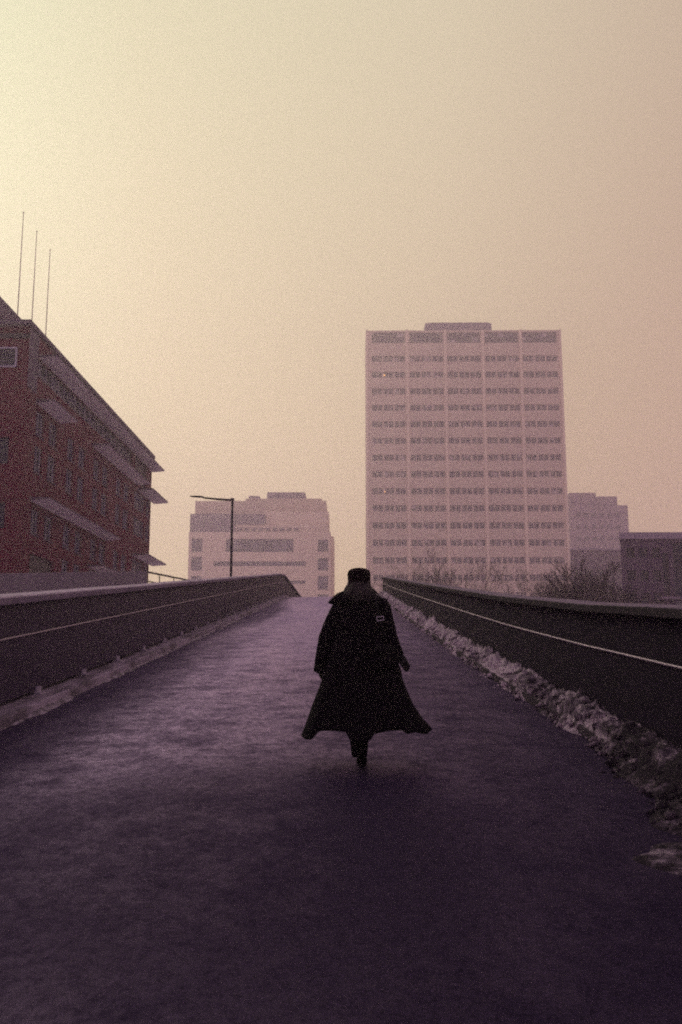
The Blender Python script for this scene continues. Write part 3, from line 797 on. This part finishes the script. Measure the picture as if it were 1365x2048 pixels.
# coat: skirt and trunk lofted ring by ring, sleeves set in
xl_tab = [(.20, -.515), (.27, -.49), (.40, -.44), (.51, -.40), (.68, -.335), (.76, -.31), (.90, -.275), (1.05, -.245), (1.20, -.235), (1.30, -.225), (1.36, -.19), (1.40, -.13), (1.44, -.075)]
xr_tab = [(.20, .66), (.30, .612), (.39, .53), (.50, .455), (.63, .40), (.71, .37), (.80, .355), (.92, .30), (1.05, .255), (1.20, .235), (1.30, .225), (1.36, .20), (1.40, .135), (1.44, .055)]
yb_tab = [(.20, -.40), (.30, -.36), (.50, -.29), (.70, -.235), (.90, -.19), (1.05, -.155), (1.20, -.15), (1.32, -.135), (1.40, -.095), (1.44, -.065)]
yf_tab = [(.20, .30), (.30, .28), (.50, .24), (.70, .20), (.90, .17), (1.05, .155), (1.20, .15), (1.32, .12), (1.40, .085), (1.44, .07)]
hem_tab = [(-.52, .262), (-.49, .235), (-.44, .222), (-.385, .228), (-.355, .292), (-.24, .300), (-.12, .292), (-.095, .235), (-.04, .218), (.01, .212), (.075, .225), (.105, .275), (.22, .295), (.33, .303), (.36, .272), (.43, .285), (.49, .268), (.54, .268), (.60, .300)]
c = MB(); NA = 176; NH = 46; rings = []
for i in range(NH + 1):
    t = i / NH
    for k in range(NA):
        th = 2 * math.pi * k / NA
        cx_, sy_ = math.cos(th), math.sin(th)
        # hem height under this direction
        xh = (.59 if cx_ > 0 else .50) * cx_ * (abs(cx_) ** -.12 if abs(cx_) > .01 else 1)
        hem = lerp_tab(hem_tab, xh) if sy_ < 0 else .285 + .02 * math.sin(6 * th)
        if sy_ < 0 and sy_ > -.25:
            f = -sy_ / .25; hem = hem * f + (.285) * (1 - f) if abs(cx_) < .98 else hem
        h = hem + (1.445 - hem) * t
        xa = -lerp_tab(xl_tab, h) if cx_ < 0 else lerp_tab(xr_tab, h)
        ya = -lerp_tab(yb_tab, h) if sy_ < 0 else lerp_tab(yf_tab, h)
        e = .88
        px = xa * math.copysign(abs(cx_) ** e, cx_); py = ya * math.copysign(abs(sy_) ** e, sy_)
        am = max(0, (1.0 - h) / .8) ** 1.2
        fold = am * (.060 * math.sin(7 * th + .6 + 1.2 * h) + .034 * math.sin(13 * th + 2.1) + .018 * math.sin(23 * th + 3 * h))
        fold *= min(1, abs(sy_) * 1.6)
        wr = .012 * noise.noise(Vector((px * 7, py * 7, h * 5))) + .006 * noise.noise(Vector((px * 20, py * 20, h * 15)))
        s_ = 1 + fold + wr
        rings.append((px * (1 + (fold + wr) * .35), py * s_ - (.02 if sy_ < 0 else 0) * am, h))
fs = [(i*NA+k, i*NA+(k+1) % NA, (i+1)*NA+(k+1) % NA, (i+1)*NA+k) for i in range(NH) for k in range(NA)]
c.add(rings, fs, 0, True)
def sleeve(pts, radii, seed):
    n = 26; k = 18; pts = [Vector(p) for p in pts]; P = []; RR = []
    for i in range(n + 1):
        t = i / n * (len(pts) - 1); j = min(len(pts) - 2, int(t)); f = t - j
        P.append(pts[j].lerp(pts[j+1], f)); RR.append((radii[j] * (1 - f) + radii[j+1] * f) * (1 + .05 * noise.noise(Vector((i * .55, seed, 0)))))
    c.tube(P, RR, k, caps=False)
sleeve([(-.125, .0, 1.325), (-.165, -.005, 1.30), (-.226, -.012, 1.19), (-.280, -.015, 1.06), (-.308, .01, .91), (-.332, .055, .775)], [.085, .086, .080, .076, .073, .068], 1)
sleeve([(.10, .0, 1.345), (.182, -.005, 1.335), (.220, -.02, 1.20), (.252, -.04, 1.07), (.294, -.055, .965), (.330, -.066, .900)], [.080, .088, .080, .076, .066, .058], 2)
co = c.build('coat', M['wool'], pr)
so = co.modifiers.new('cloth', 'SOLIDIFY'); so.thickness = .006; so.offset = -1
# wide turned-down collar, one tip standing out over the shoulder
k = MB(); NA = 72; vs = []
for i in range(8):
    t = i / 7
    for j in range(NA):
        th = 2 * math.pi * j / NA; cx_, sy_ = math.cos(th), math.sin(th)
        r0x, r0y = .075, .07
        ox = .20 + (.06 * max(0, -cx_) ** 6) ; oy = .135
        tip = max(0, 1 - abs(((th - math.pi + math.pi) % (2*math.pi)) - math.pi - .08) / .4)
        x = -.012 + cx_ * (r0x + (ox - r0x) * t); y = sy_ * (r0y + (oy - r0y) * t)
        z = 1.455 - .012 * t - .085 * t ** 1.6 + .025 * math.sin(t * math.pi) + .012 * tip * t
        vs.append((x, y, z + .004 * noise.noise(Vector((x * 20, y * 20, 1)))))
fs = [(i*NA+j, i*NA+(j+1) % NA, (i+1)*NA+(j+1) % NA, (i+1)*NA+j) for i in range(7) for j in range(NA)]
k.add(vs, [tuple(reversed(f)) for f in fs], 0, True)
ko = k.build('collar', M['wool'], co); so = ko.modifiers.new('cloth', 'SOLIDIFY'); so.thickness = .008; so.offset = 0

# hat: tall soft felt with a rounded crown
q = MB(); prof = [(.090, 1.495), (.097, 1.50), (.098, 1.52), (.0965, 1.56), (.0985, 1.60), (.099, 1.618), (.096, 1.634), (.086, 1.651), (.066, 1.663), (.037, 1.670), (.006, 1.672)]
NA = 48; vs = []
for r, z in prof:
    for j in range(NA):
        th = 2 * math.pi * j / NA; w_ = 1 + .012 * noise.noise(Vector((math.cos(th) * 3, math.sin(th) * 3, z * 12)))
        vs.append((HX + r * 1.03 * w_ * math.cos(th), .012 + r * 1.13 * w_ * math.sin(th), z))
fs = [(i*NA+j, i*NA+(j+1) % NA, (i+1)*NA+(j+1) % NA, (i+1)*NA+j) for i in range(len(prof)-1) for j in range(NA)] + [tuple((len(prof)-1)*NA + j for j in range(NA))]
q.add(vs, fs, 0, True); ho = q.build('hat', M['hat'], pr)
so = ho.modifiers.new('felt', 'SOLIDIFY'); so.thickness = .006; so.offset = -1

# hair: loose waves falling from the hat over the collar
q = MB(); rn = random.Random(5)
for i in range(640):
    th = rn.uniform(math.pi * .86, math.pi * 2.14); r = rn.uniform(.80, 1.0)
    x0 = HX + .088 * r * math.cos(th); y0 = .012 + .098 * r * math.sin(th)
    left = math.cos(th) < 0
    out = rn.uniform(.2, 1.0) * (.105 if left else .095) * (1.35 if i % 9 == 0 else 1)
    zb = rn.uniform(1.355, 1.42); ph_ = rn.uniform(0, 6.28); am = rn.uniform(.004, .012)
    pts = []
    for s in range(8):
        t = s / 7; z = 1.545 + (zb - 1.545) * t
        pts.append((x0 + math.cos(th) * out * t ** 1.4 + am * math.sin(ph_ + 9 * t), y0 + math.sin(th) * (.055 * t ** 1.3) - .010 * t + am * math.cos(ph_ + 8 * t), z))
    q.tube(pts, [.006, .0075, .008, .008, .0075, .006, .004, .001], 5, caps=False)
q.build('hair', M['hair'], pr)

# shoulder bag carried on the right shoulder
sg = empty('shoulder_bag', (PX, PY, road_z(PY) + .028), 'small black leather shoulder bag with pale buckle worn against the coat', 'bag')
def back_y(x, h):
    xa = lerp_tab(xr_tab, h); ya = lerp_tab(yb_tab, h); cx_ = min(.98, (x / xa)) ** (1 / .88)
    return ya * (max(0, 1 - cx_ * cx_) ** .5) ** .88 - .016
st = MB(); path = [(.125, .02, 1.425), (.128, -.06, 1.412)]
for h in (1.385, 1.34, 1.28, 1.21, 1.13, 1.06, 1.0):
    x = .13 + (1.41 - h) * .235
    path.append((x, back_y(x, h) - .006, h))
hw = .018; vs = []
for p in path: vs += [(p[0] - hw, p[1] + .0, p[2] - .006), (p[0] + hw, p[1] + .006, p[2] + .006)]
st.add(vs, [(2*i, 2*i+1, 2*i+3, 2*i+2) for i in range(len(path)-1)], 0, True)
sto = st.build('strap', M['leather'], sg); so = sto.modifiers.new('leather', 'SOLIDIFY'); so.thickness = .004; so.offset = 0
bu = MB(); bx, bzz = .176, 1.222; by = back_y(.175, 1.21) - .016
ca, sa = math.cos(R(9)), math.sin(R(9))
def bp(u, v, w_): return (bx + u * ca - v * sa, by + w_ + .10 * u, bzz + u * sa + v * ca)
for (u0, u1, v0, v1) in ((-.030, .030, .013, .019), (-.030, .030, -.019, -.013), (-.030, -.025, -.013, .013), (.025, .030, -.013, .013)):
    vs = [bp(u, v, w_) for w_ in (-.003, .003) for u, v in ((u0, v0), (u1, v0), (u1, v1), (u0, v1))]
    bu.add(vs, [(0, 1, 2, 3), (7, 6, 5, 4), (0, 4, 5, 1), (1, 5, 6, 2), (2, 6, 7, 3), (3, 7, 4, 0)])
bu.build('buckle', M['buckle'], sg)
pc = MB()
def bagpt(u, v, w_): # u across, v up, w outwards
    x = .225 + .105 * u; return (x, back_y(min(x, .27), .93) - .045 + .10 * (x - .2) * 1.2 - .036 * w_, .90 + .105 * v)
vs = []; nu = 12
for w_ in (-1, -.6, .6, 1):
    sc_ = .93 if abs(w_) == 1 else 1
    for i in range(24):
        a = 2 * math.pi * i / 24; cc, ss = math.cos(a), math.sin(a)
        vs.append(bagpt(sc_ * math.copysign(abs(cc) ** .45, cc), sc_ * math.copysign(abs(ss) ** .45, ss), w_))
fs = [(i*24+j, i*24+(j+1) % 24, (i+1)*24+(j+1) % 24, (i+1)*24+j) for i in range(3) for j in range(24)] + [tuple(reversed(range(24))), tuple(72+j for j in range(24))]
pc.add(vs, fs, 0, True); pc.build('pouch', M['leather'], sg)
fl = MB(); vs = []
for i in range(9):
    u = -1 + i / 4; vs += [bagpt(u * .99, .97, 1.12), bagpt(u * .96, .15 - .10 * (1 - u*u), 1.12)]
fl.add(vs, [(2*i, 2*i+1, 2*i+3, 2*i+2) for i in range(8)], 0, True); flo = fl.build('flap', M['leather'], sg)
so = flo.modifiers.new('leather', 'SOLIDIFY'); so.thickness = .004; so.offset = 0
cl = MB(); cl.tube([bagpt(-.55, .30, 1.25), bagpt(.0, .22, 1.3), bagpt(.55, .34, 1.25)], .0022, 6); cl.build('clasp', M['dark_metal'], sg)

# ------------------------------------------------------------------ haze
hz = MB(); hz.box(-720, 720, -720, 720, -2.2, 122)
ho_ = hz.build('haze', None or new_mat('fog air')[0])
m = ho_.data.materials[0]; nt = m.node_tree; out = [n for n in nt.nodes if n.type == 'OUTPUT_MATERIAL'][0]
pv = N(nt, 'ShaderNodeVolumePrincipled'); pv.inputs['Color'].default_value = (.97, .83, .97, 1)
pv.inputs['Density'].default_value = .0019; pv.inputs['Anisotropy'].default_value = .66
nt.links.new(pv.outputs[0], out.inputs['Volume'])
tag(ho_, 'pale winter fog filling the air', 'fog', kind='stuff')

# ------------------------------------------------------------------ sky, sun
SUN_EL, SUN_AZ = R(24), R(-28)      # azimuth from +Y towards +X
w = bpy.data.worlds.new('World'); scn.world = w; w.use_nodes = True
nt = w.node_tree; nt.nodes.clear(); L = nt.links.new
out = N(nt, 'ShaderNodeOutputWorld')
tc = N(nt, 'ShaderNodeTexCoord'); sp = N(nt, 'ShaderNodeSeparateXYZ'); L(tc.outputs['Generated'], sp.inputs[0])
def mr(src, a, b, c=0., d=1., smooth=True):
    n = N(nt, 'ShaderNodeMapRange'); n.interpolation_type = 'SMOOTHSTEP' if smooth else 'LINEAR'
    n.inputs[1].default_value = a; n.inputs[2].default_value = b; n.inputs[3].default_value = c; n.inputs[4].default_value = d
    L(src, n.inputs[0]); return n.outputs[0]
def mix(f, a, b, blend='MIX'):
    n = N(nt, 'ShaderNodeMix', data_type='RGBA', blend_type=blend)
    if isinstance(f, (int, float)): n.inputs[0].default_value = f
    else: L(f, n.inputs[0])
    for s, v in ((6, a), (7, b)):
        if isinstance(v, tuple): n.inputs[s].default_value = (*v, 1)
        else: L(v, n.inputs[s])
    return n.outputs[2]
elev = mr(sp.outputs['Z'], 0.0, .62, smooth=False)
front = ramp(nt, elev, [(0, (1.06, .85, .41)), (.25, (.95, .77, .43)), (.55, (.85, .71, .44)), (1, (.85, .78, .51))])
side = ramp(nt, mr(sp.outputs['X'], -.40, .84, smooth=False), [(0, (1.02, 1.24, 1.18)), (.165, (1, 1.04, 1.0)), (.40, (.93, .90, .92)), (.62, (.72, .61, .66)), (1, (.80, .68, .82))])
front = mix(1.0, front, side, 'MULTIPLY')
violet = (.112, .078, .150)
lilac = (.58, .44, .49)
az = mr(sp.outputs['Y'], .0, .62)
c1 = mix(az, lilac, front)
c2 = mix(mr(sp.outputs['Z'], .62, .88), c1, violet)
sky = N(nt, 'ShaderNodeTexSky'); sky.sky_type = 'NISHITA'; sky.sun_disc = False; sky.sun_elevation = SUN_EL; sky.sun_rotation = SUN_AZ
sky.dust_density = 4
b1 = N(nt, 'ShaderNodeBackground'); b1.inputs['Strength'].default_value = .05; L(sky.outputs[0], b1.inputs['Color'])
b2 = N(nt, 'ShaderNodeBackground'); b2.inputs['Strength'].default_value = 1.0; L(c2, b2.inputs['Color'])
ms = N(nt, 'ShaderNodeMixShader'); ms.inputs[0].default_value = .93
L(b1.outputs[0], ms.inputs[1]); L(b2.outputs[0], ms.inputs[2]); L(ms.outputs[0], out.inputs['Surface'])

sl_ = bpy.data.lights.new('sun', 'SUN'); sl_.energy = .5; sl_.angle = R(22); sl_.color = (1, .86, .68)
so_ = bpy.data.objects.new('sun', sl_); COL.objects.link(so_)
d = Vector((math.sin(SUN_AZ) * math.cos(SUN_EL), math.cos(SUN_AZ) * math.cos(SUN_EL), math.sin(SUN_EL)))
so_.rotation_euler = d.to_track_quat('Z', 'Y').to_euler(); so_.location = d * 60

# ------------------------------------------------------------------ camera and render settings
cd = bpy.data.cameras.new('camera'); cam = bpy.data.objects.new('camera', cd); COL.objects.link(cam)
cd.sensor_fit = 'VERTICAL'; cd.sensor_height = 36; cd.lens = 36 * F / 2048; cd.clip_start = .1; cd.clip_end = 3000
cam.location = (0, 0, EYE); cam.rotation_euler = (R(90) + PITCH, 0, YAW)
scn.camera = cam
scn.render.engine = 'CYCLES'
scn.view_settings.view_transform = 'Standard'; scn.view_settings.look = 'None'
scn.view_settings.exposure = 0; scn.view_settings.gamma = 1
scn.cycles.use_denoising = False
scn.cycles.volume_bounces = 2
scn.cycles.max_bounces = 5
scn.cycles.filter_width = 2.0
scn.cycles.use_adaptive_sampling = True
scn.cycles.adaptive_threshold = .30
scn.cycles.adaptive_min_samples = 48
